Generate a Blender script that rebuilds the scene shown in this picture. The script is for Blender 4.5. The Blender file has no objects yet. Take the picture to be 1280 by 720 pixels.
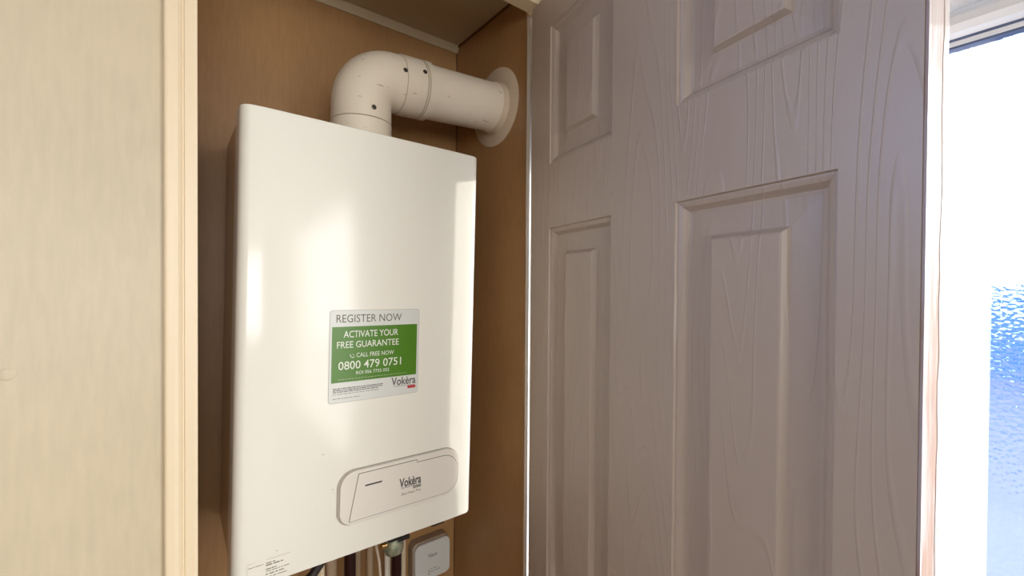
import bpy, bmesh, math, random
from mathutils import Vector, Matrix
random.seed(7)
sc = bpy.context.scene
C = sc.collection
Z0 = 1.40            # height of the camera above the caravan floor
R = math.radians

# ------------------------------------------------------------------ camera
cam_d = bpy.data.cameras.new('camera'); cam = bpy.data.objects.new('camera', cam_d); C.objects.link(cam)
yaw, pitch, roll, FPX = R(37.6949), R(-0.6213), R(0.3932), 545.05
r_ = Vector((math.cos(yaw), -math.sin(yaw), 0)); f_ = Vector((math.sin(yaw), math.cos(yaw), 0)); u_ = Vector((0, 0, 1))
f2 = f_*math.cos(pitch)+u_*math.sin(pitch); u2 = u_*math.cos(pitch)-f_*math.sin(pitch)
r2 = r_*math.cos(roll)+u2*math.sin(roll); u3 = u2*math.cos(roll)-r_*math.sin(roll)
M = Matrix((r2, u3, -f2)).transposed().to_4x4(); M.translation = Vector((0, 0, Z0)); cam.matrix_world = M
cam_d.sensor_width = 36; cam_d.lens = FPX/1280*36; cam_d.clip_start = 0.02
sc.camera = cam
sc.view_settings.view_transform = 'Standard'; sc.view_settings.look = 'None'
sc.view_settings.exposure = 0.15; sc.view_settings.gamma = 1; sc.view_settings.use_curve_mapping = False

# ------------------------------------------------------------------ light
w = bpy.data.worlds.new('overcast_sky'); sc.world = w; w.use_nodes = True
bg = w.node_tree.nodes['Background']; bg.inputs[0].default_value = (0.86, 0.93, 1.0, 1); bg.inputs[1].default_value = 4.0
def area(name, loc, aim, sx, sy, power, col):
    l = bpy.data.lights.new(name, 'AREA'); l.shape = 'RECTANGLE'; l.size = sx; l.size_y = sy; l.energy = power; l.color = col
    o = bpy.data.objects.new(name, l); C.objects.link(o); o.location = loc
    o.rotation_euler = (Vector(aim)-Vector(loc)).to_track_quat('-Z', 'Y').to_euler(); return o
# low winter sun outside, ahead and to the right of the frame
sl = bpy.data.lights.new('sun', 'SUN'); sl.energy = 8.0; sl.angle = R(1.2); sl.color = (1.0, .97, .92)
so = bpy.data.objects.new('sun', sl); C.objects.link(so); so.rotation_euler = Vector((-1, .40, -.25)).to_track_quat('-Z', 'Y').to_euler()
# daylight entering through the glazed opening behind the camera on the right and the rear window; the blue lamp is added
area('outer_window_daylight', (.628, -1.13, 1.20), (-1, -1.13, 1.20), 1.42, 1.74, 28, (1.0, 0.95, 0.85))
area('rear_window_daylight', (-.60, -2.39, 1.50), (-.60, 0, 1.45), 1.6, 1.0, 23, (1.0, 0.95, 0.87))
area('added_blue_fill', (-.85, .655, 1.80), (-.85, -1, 1.80), .75, .40, 13.0, (0.17, 0.38, 1.0))  # unseen lamp added to tint the door's free side blue, like lens flare

# ------------------------------------------------------------------ materials
def mat(name, col, rough=0.5, spec=0.5, metal=0.0, coat=0.0, var=None, bump=None, emit=None):
    """var=(scale_xyz, amount, second colour); bump=(scale_xyz, strength, distance)"""
    m = bpy.data.materials.new(name); m.use_nodes = True; nt = m.node_tree; b = nt.nodes['Principled BSDF']
    b.inputs['Base Color'].default_value = (*col, 1); b.inputs['Roughness'].default_value = rough
    b.inputs['Metallic'].default_value = metal; b.inputs['Specular IOR Level'].default_value = spec
    b.inputs['Coat Weight'].default_value = coat; b.inputs['Coat Roughness'].default_value = 0.08
    tc = nt.nodes.new('ShaderNodeTexCoord')
    def noise(scale, detail=5):
        mp = nt.nodes.new('ShaderNodeMapping'); mp.inputs['Scale'].default_value = scale
        n = nt.nodes.new('ShaderNodeTexNoise'); n.inputs['Scale'].default_value = 1; n.inputs['Detail'].default_value = detail
        nt.links.new(tc.outputs['Object'], mp.inputs[0]); nt.links.new(mp.outputs[0], n.inputs['Vector']); return n.outputs['Fac']
    if var:
        n = noise(var[0]); rp = nt.nodes.new('ShaderNodeValToRGB')
        rp.color_ramp.elements[0].position = var[3] if len(var) > 3 else .35; rp.color_ramp.elements[1].position = var[4] if len(var) > 4 else .65
        rp.color_ramp.elements[0].color = (*[c0*(1-var[1])+c1*var[1] for c0, c1 in zip(col, var[2])], 1); rp.color_ramp.elements[1].color = (*col, 1)
        nt.links.new(n, rp.inputs[0]); nt.links.new(rp.outputs[0], b.inputs['Base Color'])
    if bump:
        bp = nt.nodes.new('ShaderNodeBump'); bp.inputs['Strength'].default_value = bump[1]; bp.inputs['Distance'].default_value = bump[2]
        nt.links.new(noise(bump[0]), bp.inputs['Height']); nt.links.new(bp.outputs[0], b.inputs['Normal'])
    return m

def board_material(name, col, dark):
    """vinyl faced wall board: fine vertical grain over broad soft mottling"""
    m = mat(name, col, rough=0.42, spec=0.4); nt = m.node_tree; b = nt.nodes['Principled BSDF']
    tc = [n for n in nt.nodes if n.type == 'TEX_COORD'][0]
    def noise(scale, det):
        mp = nt.nodes.new('ShaderNodeMapping'); mp.inputs['Scale'].default_value = scale
        n = nt.nodes.new('ShaderNodeTexNoise'); n.inputs['Scale'].default_value = 1; n.inputs['Detail'].default_value = det
        nt.links.new(tc.outputs['Object'], mp.inputs[0]); nt.links.new(mp.outputs[0], n.inputs['Vector']); return n.outputs['Fac']
    a = noise((140, 140, 22), 6); c = noise((6, 6, 5), 3)
    add = nt.nodes.new('ShaderNodeMath'); add.operation = 'ADD'; nt.links.new(a, add.inputs[0]); nt.links.new(c, add.inputs[1])
    hf = nt.nodes.new('ShaderNodeMath'); hf.operation = 'MULTIPLY'; hf.inputs[1].default_value = .5; nt.links.new(add.outputs[0], hf.inputs[0])
    rp = nt.nodes.new('ShaderNodeValToRGB'); rp.color_ramp.elements[0].position = .36; rp.color_ramp.elements[1].position = .62
    rp.color_ramp.elements[0].color = (*dark, 1); rp.color_ramp.elements[1].color = (*col, 1)
    nt.links.new(hf.outputs[0], rp.inputs[0]); nt.links.new(rp.outputs[0], b.inputs['Base Color'])
    bp = nt.nodes.new('ShaderNodeBump'); bp.inputs['Strength'].default_value = .12; bp.inputs['Distance'].default_value = .001
    nt.links.new(a, bp.inputs['Height']); nt.links.new(bp.outputs[0], b.inputs['Normal'])
    return m

def door_material():
    """white painted moulded skin with an embossed wood grain (cathedral lines running up the door)"""
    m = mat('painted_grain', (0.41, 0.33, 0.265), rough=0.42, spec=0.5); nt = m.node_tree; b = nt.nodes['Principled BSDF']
    tc = [n for n in nt.nodes if n.type == 'TEX_COORD'][0]
    mp = nt.nodes.new('ShaderNodeMapping'); mp.inputs['Scale'].default_value = (1, 1, .10); nt.links.new(tc.outputs['Object'], mp.inputs[0])
    n0 = nt.nodes.new('ShaderNodeTexNoise'); n0.inputs['Scale'].default_value = 7; n0.inputs['Detail'].default_value = 2; nt.links.new(mp.outputs[0], n0.inputs['Vector'])
    ml = nt.nodes.new('ShaderNodeMath'); ml.operation = 'MULTIPLY'; ml.inputs[1].default_value = 190; nt.links.new(n0.outputs['Fac'], ml.inputs[0])
    sn = nt.nodes.new('ShaderNodeMath'); sn.operation = 'SINE'; nt.links.new(ml.outputs[0], sn.inputs[0])
    pw = nt.nodes.new('ShaderNodeMapRange'); pw.inputs[1].default_value = .75; pw.inputs[2].default_value = 1.0; nt.links.new(sn.outputs[0], pw.inputs[0])
    mp2 = nt.nodes.new('ShaderNodeMapping'); mp2.inputs['Scale'].default_value = (420, 420, 9); nt.links.new(tc.outputs['Object'], mp2.inputs[0])
    n1 = nt.nodes.new('ShaderNodeTexNoise'); n1.inputs['Scale'].default_value = 1; n1.inputs['Detail'].default_value = 3; nt.links.new(mp2.outputs[0], n1.inputs['Vector'])
    sm = nt.nodes.new('ShaderNodeMath'); sm.operation = 'MULTIPLY_ADD'; sm.inputs[1].default_value = .35
    nt.links.new(n1.outputs['Fac'], sm.inputs[0]); nt.links.new(pw.outputs[0], sm.inputs[2])
    bp = nt.nodes.new('ShaderNodeBump'); bp.inputs['Strength'].default_value = .36; bp.inputs['Distance'].default_value = .0009
    nt.links.new(sm.outputs[0], bp.inputs['Height']); nt.links.new(bp.outputs[0], b.inputs['Normal'])
    return m

def glass_material(name, tint, rough, through, bump_scale, bump_str):
    m = bpy.data.materials.new(name); m.use_nodes = True; nt = m.node_tree; nt.nodes.remove(nt.nodes['Principled BSDF'])
    out = nt.nodes['Material Output']; g = nt.nodes.new('ShaderNodeBsdfGlass'); g.inputs['Color'].default_value = (*tint, 1)
    g.inputs['Roughness'].default_value = rough; g.inputs['IOR'].default_value = 1.45
    tr = nt.nodes.new('ShaderNodeBsdfTransparent'); tr.inputs[0].default_value = (*tint, 1)
    mx = nt.nodes.new('ShaderNodeMixShader'); mx.inputs[0].default_value = through
    nt.links.new(g.outputs[0], mx.inputs[1]); nt.links.new(tr.outputs[0], mx.inputs[2]); nt.links.new(mx.outputs[0], out.inputs[0])
    tc = nt.nodes.new('ShaderNodeTexCoord'); v = nt.nodes.new('ShaderNodeTexVoronoi'); v.inputs['Scale'].default_value = bump_scale
    nt.links.new(tc.outputs['Object'], v.inputs['Vector'])
    bp = nt.nodes.new('ShaderNodeBump'); bp.inputs['Strength'].default_value = bump_str; bp.inputs['Distance'].default_value = .002
    nt.links.new(v.outputs['Distance'], bp.inputs['Height']); nt.links.new(bp.outputs[0], g.inputs['Normal'])
    return m

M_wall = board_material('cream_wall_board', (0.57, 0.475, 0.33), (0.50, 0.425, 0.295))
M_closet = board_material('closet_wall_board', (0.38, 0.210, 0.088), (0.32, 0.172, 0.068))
M_trim = mat('cream_moulding', (0.76, 0.62, 0.43), rough=.4, var=((8, 8, 30), .08, (0.7, .55, .36)))
M_ceil = mat('closet_ceiling_board', (0.50, 0.40, 0.25), rough=.6, bump=((300, 300, 300), .2, .001))
M_darkwall = mat('brown_room_panelling', (0.24, 0.17, 0.10), rough=.5)
M_roomceil = mat('room_ceiling_board', (0.40, 0.36, 0.29), rough=.7)
M_floor = mat('beige_carpet', (0.16, 0.12, 0.08), rough=.95, bump=((500, 500, 500), .5, .003))
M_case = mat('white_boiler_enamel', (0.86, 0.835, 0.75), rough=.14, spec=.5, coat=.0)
M_side = mat('shade_tinted_side_enamel', (0.66, 0.48, 0.31), rough=.25, spec=.5)  # white enamel with the cupboard's brown shade and reflection put into its colour
M_flue = mat('white_flue_plastic', (0.74, 0.655, 0.53), rough=.36, var=((34, 90, 190), .55, (.25, .18, .12), .29, .34))
M_seam = mat('groove_shade_tone', (0.40, 0.32, 0.22), rough=.5)  # dark tone paints shade into the flue grooves; the elbow seam shares it
M_plate = mat('flue_wall_plate', (0.62, 0.50, 0.37), rough=.5)
M_screw = mat('dark_screw_steel', (0.10, 0.085, 0.07), rough=.35, metal=.8)
M_panel = mat('control_panel_plastic', (0.76, 0.71, 0.64), rough=.42)
M_groove = mat('grey_groove_plastic', (0.40, 0.36, 0.31), rough=.5)
M_cornerstrip = mat('dark_brown_corner_strip', (0.13, 0.055, 0.02), rough=.5)  # thin dark brown strips along the cupboard corners
M_dark = mat('dark_gap', (0.03, 0.024, 0.02), rough=.7)
M_ink = mat('grey_ink', (0.085, 0.08, 0.08), rough=.5)
M_inkbrown = mat('dark_green_grey_ink', (0.12, 0.115, 0.08), rough=.5)
M_stick = mat('pale_grey_sticker_film', (0.70, 0.71, 0.67), rough=.25)
M_rim = mat('sticker_rim_grey', (0.48, 0.47, 0.43), rough=.4)
M_green = mat('green_print', (0.070, 0.205, 0.006), rough=.28)
M_white = mat('white_print', (0.80, 0.82, 0.72), rough=.3)
M_red = mat('red_print', (0.60, 0.03, 0.035), rough=.4)
M_label = mat('white_paper_label', (0.82, 0.78, 0.70), rough=.5)
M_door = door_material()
M_raw = mat('raw_door_edge_timber', (0.40, 0.255, 0.19), rough=.7, var=((60, 60, 9), .9, (.50, .43, .40), .42, .58), bump=((150, 150, 20), .6, .002))
M_rawpaint = mat('chipped_paint_edge', (0.52, 0.46, 0.43), rough=.6, var=((90, 90, 25), .8, (.5, .36, .29), .3, .5), bump=((200, 200, 60), .6, .002))
M_upvc = mat('white_upvc', (0.86, 0.90, 0.98), rough=.3)
M_jamb = mat('white_door_jamb', (0.85, 0.84, 0.80), rough=.45)
M_gasket = mat('blue_grey_gasket', (0.10, 0.14, 0.26), rough=.6)
M_glass = glass_material('stippled_obscure_glass', (0.90, 0.95, 1.0), .06, .55, 230, .5)
M_glass2 = glass_material('veil_glass', (1.0, 1.0, 1.0), .25, .62, 230, .3)  # whiter pane added to give the pale veil left of the stippled glass
nt = M_glass2.node_tree; tl = nt.nodes.new('ShaderNodeBsdfTranslucent'); tl.inputs[0].default_value = (.95, .97, 1, 1)
mx = nt.nodes.new('ShaderNodeMixShader'); mx.inputs[0].default_value = .10; old = nt.nodes['Material Output'].inputs[0].links[0].from_socket
nt.links.new(old, mx.inputs[1]); nt.links.new(tl.outputs[0], mx.inputs[2]); nt.links.new(mx.outputs[0], nt.nodes['Material Output'].inputs[0])
M_copper = mat('tarnished_copper', (0.05, 0.017, 0.013), rough=.38, metal=.7, var=((30, 30, 12), .6, (.03, .012, .01)))
M_brass = mat('brass', (0.85, 0.55, 0.22), rough=.25, metal=1)
M_verd = mat('verdigris_brass', (0.42, 0.40, 0.28), rough=.5, metal=.5, var=((120, 120, 120), .7, (.12, .20, .13)))
M_wpipe = mat('white_plastic_pipe', (0.78, 0.70, 0.58), rough=.4)
M_beige = mat('beige_trunking', (0.66, 0.54, 0.38), rough=.5)
M_tantrunk = mat('tan_trunking', (0.42, 0.30, 0.19), rough=.5)
M_tanpipe = mat('tan_painted_pipe', (0.38, 0.27, 0.18), rough=.5)
M_cable = mat('pale_grey_cable', (0.60, 0.50, 0.40), rough=.5)
M_black = mat('black_rubber', (0.018, 0.013, 0.012), rough=.5)
M_boxface = mat('grey_white_plastic', (0.60, 0.60, 0.57), rough=.35)
M_boxback = mat('taupe_plastic', (0.33, 0.24, 0.17), rough=.5)
M_fence = mat('blue_grey_fence_paint', (0.06, 0.18, 0.50), rough=.7, var=((2, 2, 20), .4, (.03, .08, .2)))
M_ground = mat('pale_gravel', (0.155, 0.165, 0.235), rough=.9, var=((3, 3, 3), .3, (.14, .15, .21)))

# ------------------------------------------------------------------ mesh helpers
def link(name, me, m, parent=None, smooth=False, bevel=0, kind=None, label=None):
    o = bpy.data.objects.new(name, me); C.objects.link(o)
    if m is not None: me.materials.append(m)
    if parent is not None: o.parent = parent
    if smooth:
        for p in me.polygons: p.use_smooth = True
        me.set_sharp_from_angle(angle=R(38))
    if bevel:
        b = o.modifiers.new('bevel', 'BEVEL'); b.width = bevel; b.segments = 2; b.limit_method = 'ANGLE'
    if kind: o['kind'] = kind
    if label: o['label'] = label
    return o
def box(name, x0, x1, y0, y1, z0, z1, m, **k):
    bm = bmesh.new(); bmesh.ops.create_cube(bm, size=1)
    bmesh.ops.scale(bm, vec=(abs(x1-x0), abs(y1-y0), abs(z1-z0)), verts=bm.verts)
    bmesh.ops.translate(bm, vec=((x0+x1)/2, (y0+y1)/2, (z0+z1)/2), verts=bm.verts)
    me = bpy.data.meshes.new(name); bm.to_mesh(me); bm.free(); return link(name, me, m, **k)
def prism(name, pts, a, b, m, plane='xz', **k):
    """2-D outline extruded from a to b along the remaining axis"""
    bm = bmesh.new()
    def P(p, t):
        return {'xz': (p[0], t, p[1]), 'xy': (p[0], p[1], t), 'yz': (t, p[0], p[1])}[plane]
    lo = [bm.verts.new(P(p, a)) for p in pts]; hi = [bm.verts.new(P(p, b)) for p in pts]; n = len(pts)
    bm.faces.new(lo); bm.faces.new(hi[::-1])
    for i in range(n): bm.faces.new((lo[i], hi[i], hi[(i+1) % n], lo[(i+1) % n]))
    bmesh.ops.recalc_face_normals(bm, faces=bm.faces)
    me = bpy.data.meshes.new(name); bm.to_mesh(me); bm.free(); return link(name, me, m, **k)
def rrect(x0, x1, z0, z1, r, n=8):
    if not isinstance(r, (tuple, list)): r = (r,)*4          # bl, br, tr, tl
    out = []
    for (cx, cz, a0), rr in zip(((x0, z0, 180), (x1, z0, 270), (x1, z1, 0), (x0, z1, 90)), r):
        ox = cx+rr if cx == x0 else cx-rr; oz = cz+rr if cz == z0 else cz-rr
        for i in range(n+1):
            t = R(a0+90*i/n); out.append((ox+rr*math.cos(t), oz+rr*math.sin(t)))
    return out
def sweep(name, path, rad, m, seg=40, caps=True, **k):
    """tube along path of points; rad is a number or one per point"""
    path = [Vector(p) for p in path]; n = len(path); bm = bmesh.new(); rings = []
    rad = rad if isinstance(rad, (list, tuple)) else [rad]*n
    up = None
    for i in range(n):
        t = (path[min(i+1, n-1)]-path[max(i-1, 0)]).normalized()
        if up is None: up = Vector((0, 1, 0)) if abs(t.y) < .9 else Vector((1, 0, 0))
        s = t.cross(up).normalized(); up = s.cross(t).normalized()
        rings.append([bm.verts.new(path[i]+(s*math.cos(2*math.pi*j/seg)+up*math.sin(2*math.pi*j/seg))*rad[i]) for j in range(seg)])
    for a, b in zip(rings, rings[1:]):
        for j in range(seg): bm.faces.new((a[j], a[(j+1) % seg], b[(j+1) % seg], b[j]))
    if caps: bm.faces.new(rings[0][::-1]); bm.faces.new(rings[-1])
    bmesh.ops.recalc_face_normals(bm, faces=bm.faces)
    me = bpy.data.meshes.new(name); bm.to_mesh(me); bm.free(); return link(name, me, m, smooth=True, **k)
def empty(name, loc, label, cat, group=None, rot=None):
    o = bpy.data.objects.new(name, None); C.objects.link(o); o.location = loc; o.empty_display_size = .05
    if rot is not None: o.rotation_euler = rot
    o['label'] = label; o['category'] = cat
    if group: o['group'] = group
    return o
def tag(o, label, cat, group=None):
    o['label'] = label; o['category'] = cat
    if group: o['group'] = group
    return o
def text(name, s, x0, x1, z0, z1, y, m, parent, thick=.00005, bold=0.0, shear=0.0):
    """lettering fitted into the rectangle x0..x1, z0..z1 on the plane y"""
    cu = bpy.data.curves.new('t', 'FONT'); cu.body = s; cu.size = 1; cu.offset = bold; cu.resolution_u = 3; cu.shear = shear
    ob = bpy.data.objects.new('t', cu); C.objects.link(ob)
    dg = bpy.context.evaluated_depsgraph_get(); me = bpy.data.meshes.new_from_object(ob.evaluated_get(dg))
    bpy.data.objects.remove(ob); bpy.data.curves.remove(cu)
    xs = [v.co.x for v in me.vertices]; ys = [v.co.y for v in me.vertices]
    ax, bx, ay, by = min(xs), max(xs), min(ys), max(ys)
    for v in me.vertices:
        v.co = (x0+(v.co.x-ax)/(bx-ax)*(x1-x0), y, z0+(v.co.y-ay)/(by-ay)*(z1-z0))
    me.materials.clear()
    return link(name, me, m, parent=parent)
def dashes(name, x0, x1, z, h, y, m, parent, words):
    """a line of print too small to read, as word-length strokes"""
    bm = bmesh.new(); x = x0; tot = sum(words)+.35*(len(words)-1); un = (x1-x0)/tot
    for wd in words:
        vs = [bm.verts.new((a, y, c)) for a, c in ((x, z), (x+wd*un, z), (x+wd*un, z+h), (x, z+h))]
        bm.faces.new(vs); x += (wd+.35)*un
    me = bpy.data.meshes.new(name); bm.to_mesh(me); bm.free(); return link(name, me, m, parent=parent)
def rnd_words(n): return [random.choice((1, 1.5, 2, 2.6, .7)) for _ in range(n)]

# ------------------------------------------------------------------ the setting
YF, YB, XS, ZC = 0.671, 1.0004, 0.5856, Z0+0.6158       # cupboard front plane, back wall, side wall, ceiling
XE = 0.66                                               # inner face of the outside wall's glazing
HB = Z0+0.559                                           # underside of the opening's header
S = dict(kind='structure')
box('floor', -3.20, .74, -2.46, 1.06, -.05, 0, M_floor, **S)
box('ceiling', -3.20, .74, -2.46, YF+.004, Z0+.72, Z0+.77, M_roomceil, **S)
box('closet_ceiling', -.03, XS+.05, YF+.004, YB+.05, ZC, ZC+.05, M_ceil, **S).name = 'ceiling.001'
box('wall_over_opening', .018, XS+.07, YF, YF+.022, HB, Z0+.72, M_wall, **S).name = 'wall_front'
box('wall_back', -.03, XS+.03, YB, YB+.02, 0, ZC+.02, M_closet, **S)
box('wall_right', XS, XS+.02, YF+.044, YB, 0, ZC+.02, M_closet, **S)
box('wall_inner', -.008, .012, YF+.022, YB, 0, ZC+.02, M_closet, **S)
# moulded architrave on the left of the opening: flat inner band and rounded outer band
prof = [(-.0105, 0), (-.0105, -.0065)] + [(-.0105+.0085*(1-math.cos(R(a)))*.5, -.0065-.0035*math.sin(R(a))) for a in (30, 60, 90)]
prof += [(-.001, -.0105), (.003, -.0095), (.0062, -.0078), (.0075, -.0062), (.0085, -.0062), (.0095, -.0082), (.0185, -.0085), (.0218, -.0082), (.0222, -.0070), (.0222, .012), (.0182, .012), (.0182, 0)]
prism('trim_1', [(x, YF+y) for x, y in prof], 0, Z0+.72, M_trim, plane='xy', **S)
# jamb on the hinge side, lit by the window through the hinge gap, and the header
box('trim_2', .5885, .657, YF+.033, YF+.044, 0, HB+.005, M_jamb, **S)
box('trim_3', .0185, .5785, YF-.006, YF+.028, HB-.0012, HB+.03, M_trim, bevel=.001, **S)
box('trim_4', .5785, .60, YF-.008, YF+.030, HB-.005, HB+.05, M_trim, bevel=.002, **S)
# ceiling bead and thin dark corner strips inside the cupboard
prism('trim_5', [(YB, ZC), (YB-.012, ZC), (YB-.010, ZC-.004), (YB-.005, ZC-.012), (YB-.003, ZC-.016), (YB, ZC-.016)], .012, XS, M_ceil, plane='yz', **S)
box('trim_6', XS-.0035, XS, YF+.04, YB-.0005, ZC-.004, ZC, M_cornerstrip, **S)
box('trim_7', XS-.0022, XS, YB-.0022, YB, .0, ZC-.004, M_cornerstrip, **S)
# rest of the room, behind the camera: rear wall and side wall with window openings; the left wall's opening is added
def wall_with_hole(name, axis, at, a0, a1, h0, h1, z0, z1, th=.05):
    bm = bmesh.new()
    for (p, q, r, s) in ((a0, h0, 0, Z0+.72), (h1, a1, 0, Z0+.72), (h0, h1, 0, z0), (h0, h1, z1, Z0+.72)):
        c = bmesh.ops.create_cube(bm, size=1)['verts']
        sx, sy = (q-p, th) if axis == 'x' else (th, q-p)
        bmesh.ops.scale(bm, vec=(sx, sy, s-r), verts=c)
        ctr = ((p+q)/2, at, (r+s)/2) if axis == 'x' else (at, (p+q)/2, (r+s)/2)
        bmesh.ops.translate(bm, vec=ctr, verts=c)
    me = bpy.data.meshes.new(name); bm.to_mesh(me); bm.free(); return link(name, me, M_wall if name in ('wall_outer', 'wall_left') else M_darkwall, **S)
wall_with_hole('wall_rear', 'x', -2.43, -3.20, .74, -1.4, .2, 1.0, 2.0)
box('wall_side', -3.20, -3.15, -2.405, YF, 0, Z0+.72, M_darkwall, **S)
wl = wall_with_hole('wall_left', 'x', YF+.011, -3.20, .018, -1.23, -.47, 1.60, 2.01, th=.022)  # unseen opening added only for the blue fill lamp
nc = sweep('nail_cap', [(-.1371, YF-.0001, Z0-.0975), (-.1371, YF-.0006, Z0-.0975), (-.1371, YF-.0010, Z0-.0975)], [.0068, .0058, .0035], M_wall, seg=24, parent=wl)
wall_with_hole('wall_outer', 'y', XE+.035, -.395, YF+.045, -.36, .690, .25, Z0+.34)
wall_with_hole('wall_outer', 'y', XE+.035, -2.405, -.395, -1.84, -.42, .32, 2.08)

# window_1: white plastic glazed unit in the outside wall, right of the door
GT = Z0+.2533
win = bpy.data.objects.new('window_1', None); C.objects.link(win); win.location = (XE, .15, .25); win['kind'] = 'structure'
win['label'] = 'white plastic framed window with stippled obscure glass right of the door'
win['category'] = 'window'
def wpart(o):
    o.parent = win; o.matrix_parent_inverse = Matrix.Translation(-win.location); return o
fp = [(XE+.035, GT+.0095), (XE-.004, GT+.0095), (XE-.012, GT+.013), (XE-.016, GT+.020), (XE-.015, GT+.029), (XE-.006, GT+.036), (XE-.004, GT+.040), (XE-.020, GT+.044), (XE-.020, GT+.092), (XE+.035, GT+.092)]
bm = bmesh.new()
lo = [bm.verts.new((x, -.37, z)) for x, z in fp]; hi = [bm.verts.new((x, .690, z)) for x, z in fp]
for i in range(len(fp)): bm.faces.new((lo[i], hi[i], hi[(i+1) % len(fp)], lo[(i+1) % len(fp)]))
bm.faces.new(lo); bm.faces.new(hi[::-1]); bmesh.ops.recalc_face_normals(bm, faces=bm.faces)
me = bpy.data.meshes.new('frame_top'); bm.to_mesh(me); bm.free(); wpart(link('frame_rail', me, M_upvc))
wpart(box('frame_rail', XE-.015, XE+.035, -.37, .690, .25, .31, M_upvc, bevel=.004))
wpart(box('frame_stile', XE-.015, XE+.035, -.37, -.30, .31, GT+.0095, M_upvc, bevel=.004))
wpart(box('frame_stile', XE+.005, XE+.035, .682, .690, .31, GT+.0095, M_upvc))
for a, b, mm in ((0, .0022, M_gasket), (.0022, .0072, M_upvc), (.0072, .0095, M_gasket)):
    wpart(box('glazing_bead' if mm is M_upvc else 'gasket', XE-.002-a*.3, XE+.012, -.30, .682, GT+a, GT+b, mm))
wpart(box('pane', XE+.004, XE+.010, -.30, .0535, .31, GT+.002, M_glass))
wpart(box('pane', XE+.0042, XE+.0098, .0535, .682, .31, GT+.002, M_glass2, label='pale pane beside the door edge, added for the white veil over the glass'))

# outside: gravel and a boarded fence
box('ground', .76, 40, -14, 22, -.62, -.60, M_ground, **S)
fence = empty('boundary_fence', (14, 1, -.60), 'blue-grey boarded fence outside, blurred through the obscure glass', 'fence')
for k in range(26):
    y = -5+k*.46
    box('fence_board', -.02, .02, y-1, y-1+.45, .02, 2.02+.03*math.sin(k*1.7), M_fence, parent=fence)
box('rail', .02, .07, -6, 6.1, 1.5, 1.6, M_fence, parent=fence); box('rail', .02, .07, -6, 6.1, .4, .5, M_fence, parent=fence)

# ------------------------------------------------------------------ open six panel door
ANG = R(10.597)
door = bpy.data.objects.new('door_1', None); C.objects.link(door); door.location = (.5652, YF, 0)
# local axes: x = from hinge to free edge, y = out of the back face, z up
dx = Vector((-math.sin(ANG), -math.cos(ANG), 0)); dy = Vector((math.cos(ANG), -math.sin(ANG), 0))
dm = Matrix((dx, dy, Vector((0, 0, 1)))).transposed(); door.rotation_euler = dm.to_euler()
door['kind'] = 'structure'; door['category'] = 'door'
door['label'] = 'open white six-panel moulded door with embossed wood grain and bare timber edge'
W, T, DB, DT = .61, .035, .012, Z0+.545
cols = [(.0685, .2455), (.3677, .5503)]
rows = [(.22, .70), (.84, Z0+.1035), (Z0+.2229, Z0+.4778)]
def leaf(yf, sgn, name):
    """face skin with rectangular openings where the panels sit"""
    bm = bmesh.new(); xs = [0, cols[0][0], cols[0][1], cols[1][0], cols[1][1], W]
    zs = [DB, rows[0][0], rows[0][1], rows[1][0], rows[1][1], rows[2][0], rows[2][1], DT]
    V = {(i, j, k): bm.verts.new((x, yf+sgn*d, z)) for i, x in enumerate(xs) for j, z in enumerate(zs) for k, d in enumerate((0, .0035))}
    for i in range(5):
        for j in range(7):
            if i in (1, 3) and j in (1, 3, 5): continue
            for k in (0, 1): bm.faces.new((V[i, j, k], V[i+1, j, k], V[i+1, j+1, k], V[i, j+1, k]))
    bmesh.ops.recalc_face_normals(bm, faces=bm.faces)
    me = bpy.data.meshes.new(name); bm.to_mesh(me); bm.free(); return link(name, me, M_door, parent=door)
def solid_leaf():
    bm = bmesh.new(); xs = [0, cols[0][0], cols[0][1], cols[1][0], cols[1][1], W-.002]
    zs = [DB, rows[0][0], rows[0][1], rows[1][0], rows[1][1], rows[2][0], rows[2][1], DT]
    for i in range(5):
        for j in range(7):
            if i in (1, 3) and j in (1, 3, 5): continue
            c = bmesh.ops.create_cube(bm, size=1)['verts']
            bmesh.ops.scale(bm, vec=(xs[i+1]-xs[i], T, zs[j+1]-zs[j]), verts=c)
            bmesh.ops.translate(bm, vec=((xs[i+1]+xs[i])/2, T/2, (zs[j+1]+zs[j])/2), verts=c)
    bmesh.ops.remove_doubles(bm, verts=bm.verts, dist=1e-5)
    seen = {}
    for f in list(bm.faces):                            # drop the doubled inner faces
        key = tuple(round(v, 4) for v in f.calc_center_median()); seen.setdefault(key, []).append(f)
    bmesh.ops.delete(bm, geom=[f for fs in seen.values() if len(fs) > 1 for f in fs], context='FACES')
    bmesh.ops.recalc_face_normals(bm, faces=bm.faces)
    me = bpy.data.meshes.new('door_leaf'); bm.to_mesh(me); bm.free(); return link('door_leaf', me, M_door, parent=door)
solid_leaf()
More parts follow.
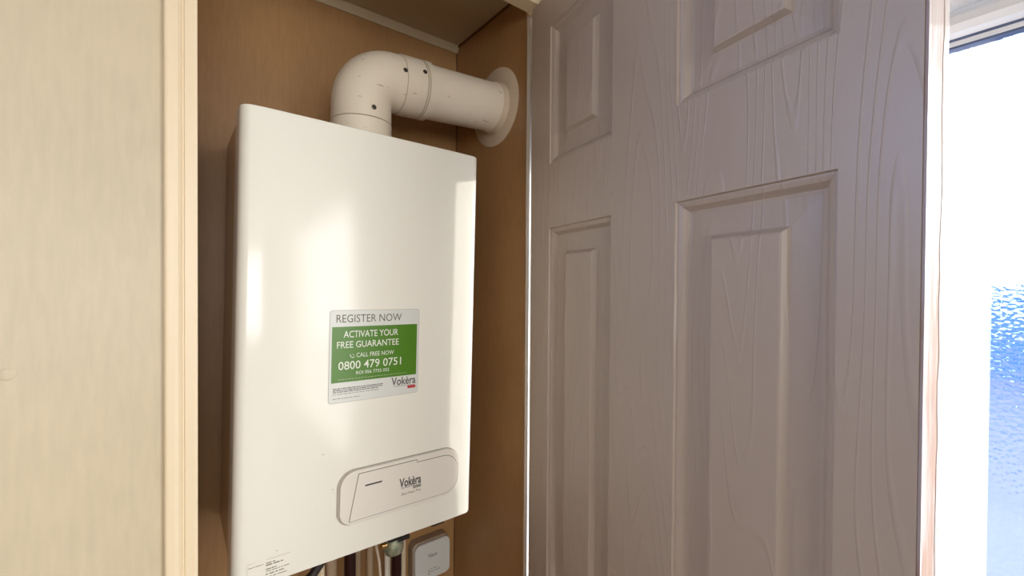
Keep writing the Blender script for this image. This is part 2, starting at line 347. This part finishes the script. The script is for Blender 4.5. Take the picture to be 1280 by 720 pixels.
#        inset, depth below the face
rings = [(0, 0), (.0012, .0030), (.0035, .0032), (.0080, .0050), (.0110, .0085), (.0135, .0110), (.0175, .0116), (.0445, .0098), (.0460, .0090), (.0505, .0028), (.0525, .0020)]
def panel(c, r):
    bm = bmesh.new(); x0, x1 = c; z0, z1 = r
    for side in (0, 1):
        prev = None
        for ins, d in rings:
            y = d if side == 0 else T-d
            cur = [bm.verts.new(p) for p in ((x0+ins, y, z0+ins), (x1-ins, y, z0+ins), (x1-ins, y, z1-ins), (x0+ins, y, z1-ins))]
            if prev:
                for i in range(4): bm.faces.new((prev[i], prev[(i+1) % 4], cur[(i+1) % 4], cur[i]))
            prev = cur
        bm.faces.new(prev)
    bmesh.ops.remove_doubles(bm, verts=bm.verts, dist=1e-6)
    bmesh.ops.recalc_face_normals(bm, faces=bm.faces)
    me = bpy.data.meshes.new('raised_panel'); bm.to_mesh(me); bm.free(); return link('raised_panel', me, M_door, parent=door)
for c in cols:
    for r in rows: panel(c, r)
box('edge_lipping', W-.002, W+.0004, .0012, T-.0012, DB, DT, M_raw, parent=door, label='bare timber edge with paint smears')
def ragged(name, x, y0, y1, m, n=90):
    bm = bmesh.new(); pv = None
    for i in range(n+1):
        z = DB+(DT-DB)*i/n
        a = bm.verts.new((x, y0, z)); b = bm.verts.new((x, y1+(random.random()-.5)*.003, z))
        if pv: bm.faces.new((pv[0], pv[1], b, a))
        pv = (a, b)
    me = bpy.data.meshes.new(name); bm.to_mesh(me); bm.free(); return link(name, me, m, parent=door)
ragged('paint_edge', W+.0007, 0.0, .0035, M_rawpaint)
ragged('paint_edge', W+.0007, T, .026, M_rawpaint)
sweep('screw_hole', [(W+.0004, .015, Z0-.243), (W+.0010, .015, Z0-.243)], .0022, M_dark, seg=12, parent=door)
for hz in (Z0+.36, 1.0, .25):
    sweep('hinge', [(-.004, T+.004, hz-.04), (-.004, T+.004, hz+.04)], .005, M_screw, seg=14, parent=door)

# ------------------------------------------------------------------ boiler
t, l = R(-.8837), R(-.5095)
ex = Vector((math.cos(t), 0, math.sin(t))); ez = Vector((-math.sin(t), 0, math.cos(t))); ez = (ez*math.cos(l)+Vector((0, 1, 0))*math.sin(l)).normalized()
ey = ez.cross(ex); bmx = Matrix((ex, ey, ez)).transposed()
boiler = empty('boiler', (.0633, .7384, Z0-.4545), 'white wall-hung combi boiler with a green guarantee sticker inside the cupboard', 'boiler', rot=bmx.to_euler())
BW, BH = .4095, .7125
# folded front cover: flat front, gently falling margins, rolled side edges
def cover_profile():
    r = .018; L = [(0.0, .060)]
    for i in range(9):
        a = R(180+i*76/8); L.append((r+r*math.cos(a), r+.0012+r*math.sin(a)))
    L.append((.030, .0003)); L.append((.044, 0)); L.append((BW-.056, 0)); L.append((BW-.050, .0002)); L.append((BW-.032, .0010))
    for i in range(9):
        a = R(284+i*76/8); L.append((BW-r+r*math.cos(a), r+.0012+r*math.sin(a)))
    L.append((BW, .060)); return L
L = cover_profile(); bm = bmesh.new(); rows_ = []
for z, ins in ((0, .0024), (.0010, .0006), (.0028, 0), (BH-.0028, 0), (BH-.0010, .0006), (BH, .0024)):
    rows_.append([bm.verts.new((x+(ins if x < .01 else -ins if x > BW-.01 else 0)*.4, y+ins*(1 if y < .03 else 0), z)) for x, y in L])
for a, b in zip(rows_, rows_[1:]):
    for i in range(len(L)-1): bm.faces.new((a[i], a[i+1], b[i+1], b[i]))
bm.faces.new(rows_[0][::-1]); bm.faces.new(rows_[-1])
bm.faces.new([r[0] for r in rows_]+[r[-1] for r in rows_][::-1])
bmesh.ops.recalc_face_normals(bm, faces=bm.faces)
me = bpy.data.meshes.new('front_cover'); bm.to_mesh(me); bm.free(); link('front_cover', me, M_case, parent=boiler, smooth=True)
box('casing', .004, BW-.004, .060, .255, .004, BH-.004, M_side, parent=boiler, bevel=.0015, label='white side panels of the casing, cupboard shade put into their tan colour')

# control panel
px0, px1, pz0, pz1 = .1445, .3755, .0515, .1440
rr = (.024, .034, .034, .028)
prism('panel_surround', rrect(px0, px1, pz0, pz1, rr, 10), -.0018, .002, M_groove, parent=boiler, smooth=True, label='grey rim around the control panel')
cp = prism('control_panel', rrect(px0+.0040, px1-.0012, pz0+.0012, pz1-.0020, [v-.002 for v in rr], 10), -.0050, .002, M_panel, parent=boiler, smooth=True, bevel=.0008)
flap = [(.1778, .1362), (.1632, .0590), (.165, .0577)] + [(.342+.0285*math.cos(R(a)), .0870+.0293*math.sin(R(a))) for a in range(-90, 1, 9)] \
     + [(.3705, .1010)] + [(.338+.0325*math.cos(R(a)), .1010+.0305*math.sin(R(a))) for a in range(8, 91, 9)] + [(.2845, .1315), (.2845, .1362)]
cx = sum(p[0] for p in flap)/len(flap); cz = sum(p[1] for p in flap)/len(flap)
prism('flap_gap', flap, -.00515, 0, M_inkbrown, parent=cp)
sm = []
for i, p in enumerate(flap):                            # same outline moved inwards by 0.6 mm
    a = Vector(flap[i-1]); b = Vector(p); c = Vector(flap[(i+1) % len(flap)])
    n1 = Vector((-(b-a).y, (b-a).x)).normalized(); n2 = Vector((-(c-b).y, (c-b).x)).normalized(); n = (n1+n2)
    n = n.normalized()/max(.4, n.normalized().dot(n1)); sm.append((b.x+n.x*.0010, b.y+n.y*.0010))
fl = prism('flap', sm, -.0058, 0, M_panel, parent=cp)
prism('display_slot', [(.1890, .1120), (.2185, .1120), (.2190, .1145), (.1894, .1145)], -.00595, -.0050, M_dark, parent=cp)
text('lettering', 'Vokèra', .2505, .2925, .0920, .1085, -.0060, M_ink, cp, bold=.028)
prism('underline', [(.2545, .0902), (.2925, .0902), (.2925, .0909), (.2545, .0909)], -.0060, -.0055, M_ink, parent=cp)
prism('logo_block', [(.2770, .0850), (.2925, .0850), (.2925, .0893), (.2770, .0893)], -.00595, -.0055, M_inkbrown, parent=cp)
text('lettering', 'RIELLO', .2778, .2918, .0860, .0884, -.0061, M_panel, cp)
text('lettering', 'Easi-Heat Plus', .2548, .2925, .0778, .0823, -.0060, M_inkbrown, cp, shear=.2)

# guarantee sticker
SX0, SX1, SZ0, SZ1 = .1274, .2842, .2583, .4110
st = prism('sticker', rrect(SX0, SX1, SZ0, SZ1, .0055), -.0004, .0005, M_rim, parent=boiler, label='square guarantee sticker with green centre')
def sp(name, x0, x1, z0, z1, m, y=-.0006, r=0.0):
    return prism(name, rrect(x0, x1, z0, z1, r) if r else [(x0, z0), (x1, z0), (x1, z1), (x0, z1)], y, -.0003, m, parent=st)
sp('sticker_face', SX0+.0009, SX1-.0009, SZ0+.0009, SZ1-.0009, M_stick, r=.005)
sp('green_block', .1316, .2801, .2920, .3836, M_green, y=-.0008)
Y = -.0010
text('lettering', 'REGISTER NOW', .1380, .2500, .3905, .4035, -.0008, M_inkbrown, st)
text('lettering', 'ACTIVATE YOUR', .1500, .2440, .3653, .3765, Y, M_white, st, bold=.004)
text('lettering', 'FREE GUARANTEE', .1396, .2455, .3482, .3592, Y, M_white, st, bold=.004)
text('lettering', 'CALL FREE NOW', .1715, .2368, .3318, .3392, Y, M_white, st)
text('lettering', '0800 479 0751', .1425, .2505, .3125, .3262, Y, M_white, st, bold=.004)
text('lettering', 'ROI 056 7755 055', .1716, .2288, .3030, .3086, Y, M_white, st)
# little handset symbol
sweep('phone_symbol', [(.1618, Y, .3375), (.1612, Y, .3350), (.1628, Y, .3330), (.1652, Y, .3318), (.1678, Y, .3328)], [.0009, .0006, .0006, .0006, .0009], M_white, seg=8, parent=st)
sweep('phone_symbol', [(.1645, Y, .3372), (.1668, Y, .3366), (.1676, Y, .3346)], .0004, M_white, seg=6, parent=st)
dashes('small_print', .1420, .2620, .2965, .0004, Y, M_white, st, [1]*22)
for i, (z, x1) in enumerate(((.2825, .2180), (.2797, .2170), (.2769, .2100), (.2736, .2110), (.2665, .1790))):
    dashes('small_print', .1345, x1, z-.001, .0013 if i < 3 else .0008, -.0008, M_ink if i < 3 else M_inkbrown, st, rnd_words(14 if x1 > .2 else 7))
text('lettering', 'Vokèra', .2335, .2795, .2758, .2902, -.0008, M_ink, st, bold=.016)
prism('underline', [(.2385, .2737), (.2790, .2737), (.2790, .2743), (.2385, .2743)], -.0008, -.0006, M_ink, parent=st)
sp('red_block', .2640, .2792, .2680, .2730, M_red, y=-.0008)
text('lettering', 'RIELLO', .2655, .2780, .2692, .2718, Y, M_ink, st)
# data label in the lower left corner
dl = prism('data_label', [(.0195, .0035), (.0765, .0035), (.0765, .0385), (.0195, .0385)], -.0003, .0003, M_label, parent=boiler, label='small printed data label low on the front')
dashes('small_print', .0440, .0765, .0375, .0007, -.0005, M_rim, dl, [1])
for z, x0, x1, n, h in ((.0318, .0435, .0560, 2, .0013), (.0285, .0435, .0665, 3, .0016), (.0225, .0435, .0580, 3, .0014), (.0195, .0440, .0755, 5, .0010), (.0150, .0435, .068, 4, .0014), (.0105, .0435, .072, 4, .001)):
    dashes('small_print', x0, x1, z, h, -.0005, M_inkbrown, dl, rnd_words(n))
dashes('small_print', .0205, .0400, .0320, .0009, -.0005, M_inkbrown, dl, [2, 1, 3, 1])
for x, z, r0 in ((.1220, .1792, .0011), (.1381, .1181, .0009), (.0579, .0465, .0009), (.1130, .0930, .0005)):
    sweep('scuff_mark', [(x, -.0002, z), (x, -.0004, z)], [r0, r0*.6], M_groove, seg=10, parent=boiler)
# fittings under the casing
for x, y, wd in ((.388, .10, .030), (.330, .10, .018), (.289, .10, .022)):
    box('bottom_clip', x-wd/2, x+wd/2, y, y+.02, {.352: -.065, .388: -.066, .330: -.058, .289: -.068}[x], .006, M_black, parent=boiler, bevel=.002)
BWm = boiler

# ------------------------------------------------------------------ flue
FX, FY, FZ = .277, .823, Z0+.3885
flue = empty('flue_pipe', (FX, FY, Z0+.258), 'white plastic elbow flue running from the boiler top through the side wall', 'flue pipe')
def fl_(p): return Vector(p)-flue.location
RB, RR = .058, .0540
elbow = [(FX, FY, Z0+.296)]
for i in range(15):
    a = R(90*i/14); elbow.append((FX+RB-RB*math.cos(a), FY, FZ-RB+RB*math.sin(a)))
elbow.append((.346, FY, FZ+.0006))
sweep('elbow', [fl_(p) for p in elbow], RR, M_flue, seg=56, parent=flue)
sweep('collar', [fl_((FX, FY, z)) for z in (Z0+.2524, Z0+.262, Z0+.2625, Z0+.272, Z0+.2725, Z0+.2945)], [.0595, .0595, .0570, .0570, .0540, .0545], M_flue, seg=56, parent=flue)
def ax(x): return (x, FY, FZ+(x-.34)*.055)
sweep('collar', [fl_(ax(x)) for x in (.3455, .347, .3862, .3866, .3885, .3889, .3905, .3909, .3925, .3930, .4050, .4062)],
      [.0545, .0562, .0562, .0552, .0552, .0566, .0566, .0554, .0554, .0566, .0566, .0535], M_flue, seg=56, parent=flue)
for x in (.3875, .3917): sweep('groove_ring', [fl_(ax(x-.0005)), fl_(ax(x+.0005))], .0560, M_seam, seg=56, parent=flue)
sweep('seam_ring', [fl_(ax(x)) for x in (.3450, .3462)], .0549, M_seam, seg=56, parent=flue)
sweep('straight_pipe', [fl_(ax(x)) for x in (.402, .46, .52, .56, .572)]+[fl_((.5790, FY, ax(.579)[2]))], [.0525, .0525, .0525, .0527, .0545, .0545], M_flue, seg=56, parent=flue)
sweep('wall_plate', [fl_((x, FY+.002, Z0+.404)) for x in (.5855, .5835, .5828, .5822)], [.0875, .0875, .0865, .055], M_plate, seg=64, parent=flue)
sweep('plate_collar', [fl_((x, FY+.001, Z0+.4015)) for x in (.5825, .5700, .5695)], [.0575, .0560, .0540], M_plate, seg=56, parent=flue)
def screw(pos, nrm):
    n = Vector(nrm).normalized(); p = Vector(pos)
    s = sweep('screw', [fl_(p-n*.002), fl_(p+n*.0012), fl_(p+n*.0016)], [.0044, .0044, .0032], M_screw, seg=16, parent=flue)
    sweep('screw_boss', [fl_(p-n*.003), fl_(p+n*.0006)], [.0074, .0070], M_flue, seg=20, parent=flue)
def on_ring(cx, cz, r, phi, axis):
    # point on a tube round a vertical (axis z) or horizontal (axis x) centre line, phi from -y
    if axis == 'z': n = Vector((math.sin(phi), -math.cos(phi), 0)); return Vector((cx, FY, cz))+n*r, n
    n = Vector((0, -math.cos(phi), math.sin(phi))); return Vector((cx, FY, cz))+n*r, n
for p, n in (on_ring(.277, Z0+.312, .0535, R(4), 'z'), on_ring(.3405, ax(.34)[2], .0535, R(8), 'x'), on_ring(.3800, ax(.38)[2], .0555, R(14), 'x')): screw(p, n)

# ------------------------------------------------------------------ under the boiler
def rod(name, x, y, z0, z1, r, m, parent=None, seg=20, lean=0.0):
    return sweep(name, [(x, y, z0), (x+lean, y, z1)], r, m, seg=seg, parent=parent)
BZ = Z0-.462
# two dark copper pipes
p1 = empty('copper_pipe', (.282, .90, Z0-.95), 'dark tarnished copper pipe near the middle of the boiler underside, no valve', 'pipe', 'copper pipes under the boiler')
rod('pipe', 0, 0, 0, .475, .0115, M_copper, parent=p1); rod('coupling_nut', 0, 0, .455, .478, .017, M_verd, parent=p1, seg=6)
p2 = empty('copper_pipe', (.382, .90, Z0-.95), 'dark copper pipe hanging below the tarnished brass valve', 'pipe', 'copper pipes under the boiler')
rod('pipe', 0, 0, 0, .372, .0108, M_copper, parent=p2)
v = empty('isolation_valve', (.374, .895, Z0-.585), 'tarnished green-brass valve with bright brass tip left of the white box', 'valve')
sweep('valve_body', [(0, 0, 0), (0, 0, .004), (-.001, 0, .012), (-.001, 0, .026), (0, 0, .036), (0, 0, .112)], [.012, .019, .0215, .021, .014, .012], M_verd, seg=24, parent=v)
sweep('brass_tip', [(-.020, -.004, .026), (-.032, -.006, .028), (-.033, -.006, .028)], [.006, .006, .003], M_brass, seg=12, parent=v)
box('valve_handle', .000, .026, -.024, -.018, .034, .042, M_black, parent=v, bevel=.001)
tag(rod('condensate_pipe', .3735, .93, .40, Z0-.472, .0065, M_wpipe), 'narrow white plastic pipe left of the copper pipe under the valve', 'pipe')
tag(rod('gas_pipe', .340, .945, .40, Z0-.472, .0070, M_tantrunk), 'thin beige pipe behind the pale cable', 'pipe')
tag(sweep('cable', [(.3365, .905, Z0-.49), (.3385, .905, Z0-.56), (.3455, .905, Z0-.60), (.3500, .905, Z0-.66), (.352, .905, Z0-.9)], .0028, M_cable, seg=10), 'pale thin cable hanging slanted between the two copper pipes', 'cable')
tag(box('cable_trunking', .4120, .4420, .985, YB, .30, Z0-.472, M_beige, bevel=.002), 'flat beige trunking strip on the wall left of the white box', 'trunking')
tag(box('cable_trunking', .3080, .3300, .975, YB, .30, Z0-.472, M_tantrunk, bevel=.003), 'flat beige trunking strip right of the middle copper pipe', 'trunking')
tag(rod('tan_pipe', .2560, .94, .40, Z0-.472, .0110, M_tanpipe), 'tan painted pipe left of the dark middle copper pipe', 'pipe')
tag(rod('beige_pipe', .2310, .92, .40, Z0-.472, .0075, M_beige), 'slimmer beige pipe further left under the boiler', 'pipe')
tag(sweep('hose', [(.222, .86, Z0-.50), (.216, .86, Z0-.526), (.200, .86, Z0-.545), (.183, .86, Z0-.556), (.166, .86, Z0-.583), (.158, .86, Z0-.64), (.156, .86, Z0-.8)], .0085, M_black, seg=12), 'black bent hose at the left end of the boiler underside', 'hose')

# wireless receiver on the back wall
rb = empty('heating_receiver', (.504, YB, Z0-.685), 'rounded square grey-white heating receiver box on the back wall under the boiler', 'receiver')
prism('back_plate', rrect(-.0500, .0500, -.048, .048, .015), -.026, 0, M_boxback, parent=rb, smooth=True, bevel=.002)
prism('front_face', rrect(-.0470, .0480, -.0455, .0455, .014), -.036, -.024, M_boxface, parent=rb, smooth=True, bevel=.002)
text('lettering', 'Nest', -.0120, .0115, .008, .0185, -.0363, M_ink, rb)
dashes('small_print', -.008, .012, -.0215, .0012, -.0363, M_inkbrown, rb, [1, 2]); dashes('small_print', -.008, .020, -.0280, .0012, -.0363, M_inkbrown, rb, [2, 1, 3])
for z in (-.024, -.031): sweep('indicator', [(-.011, -.0355, z), (-.011, -.0364, z)], .0016, M_dark, seg=10, parent=rb)
dashes('small_print', -.046, -.034, -.034, .0012, -.0363, M_ink, rb, [1])
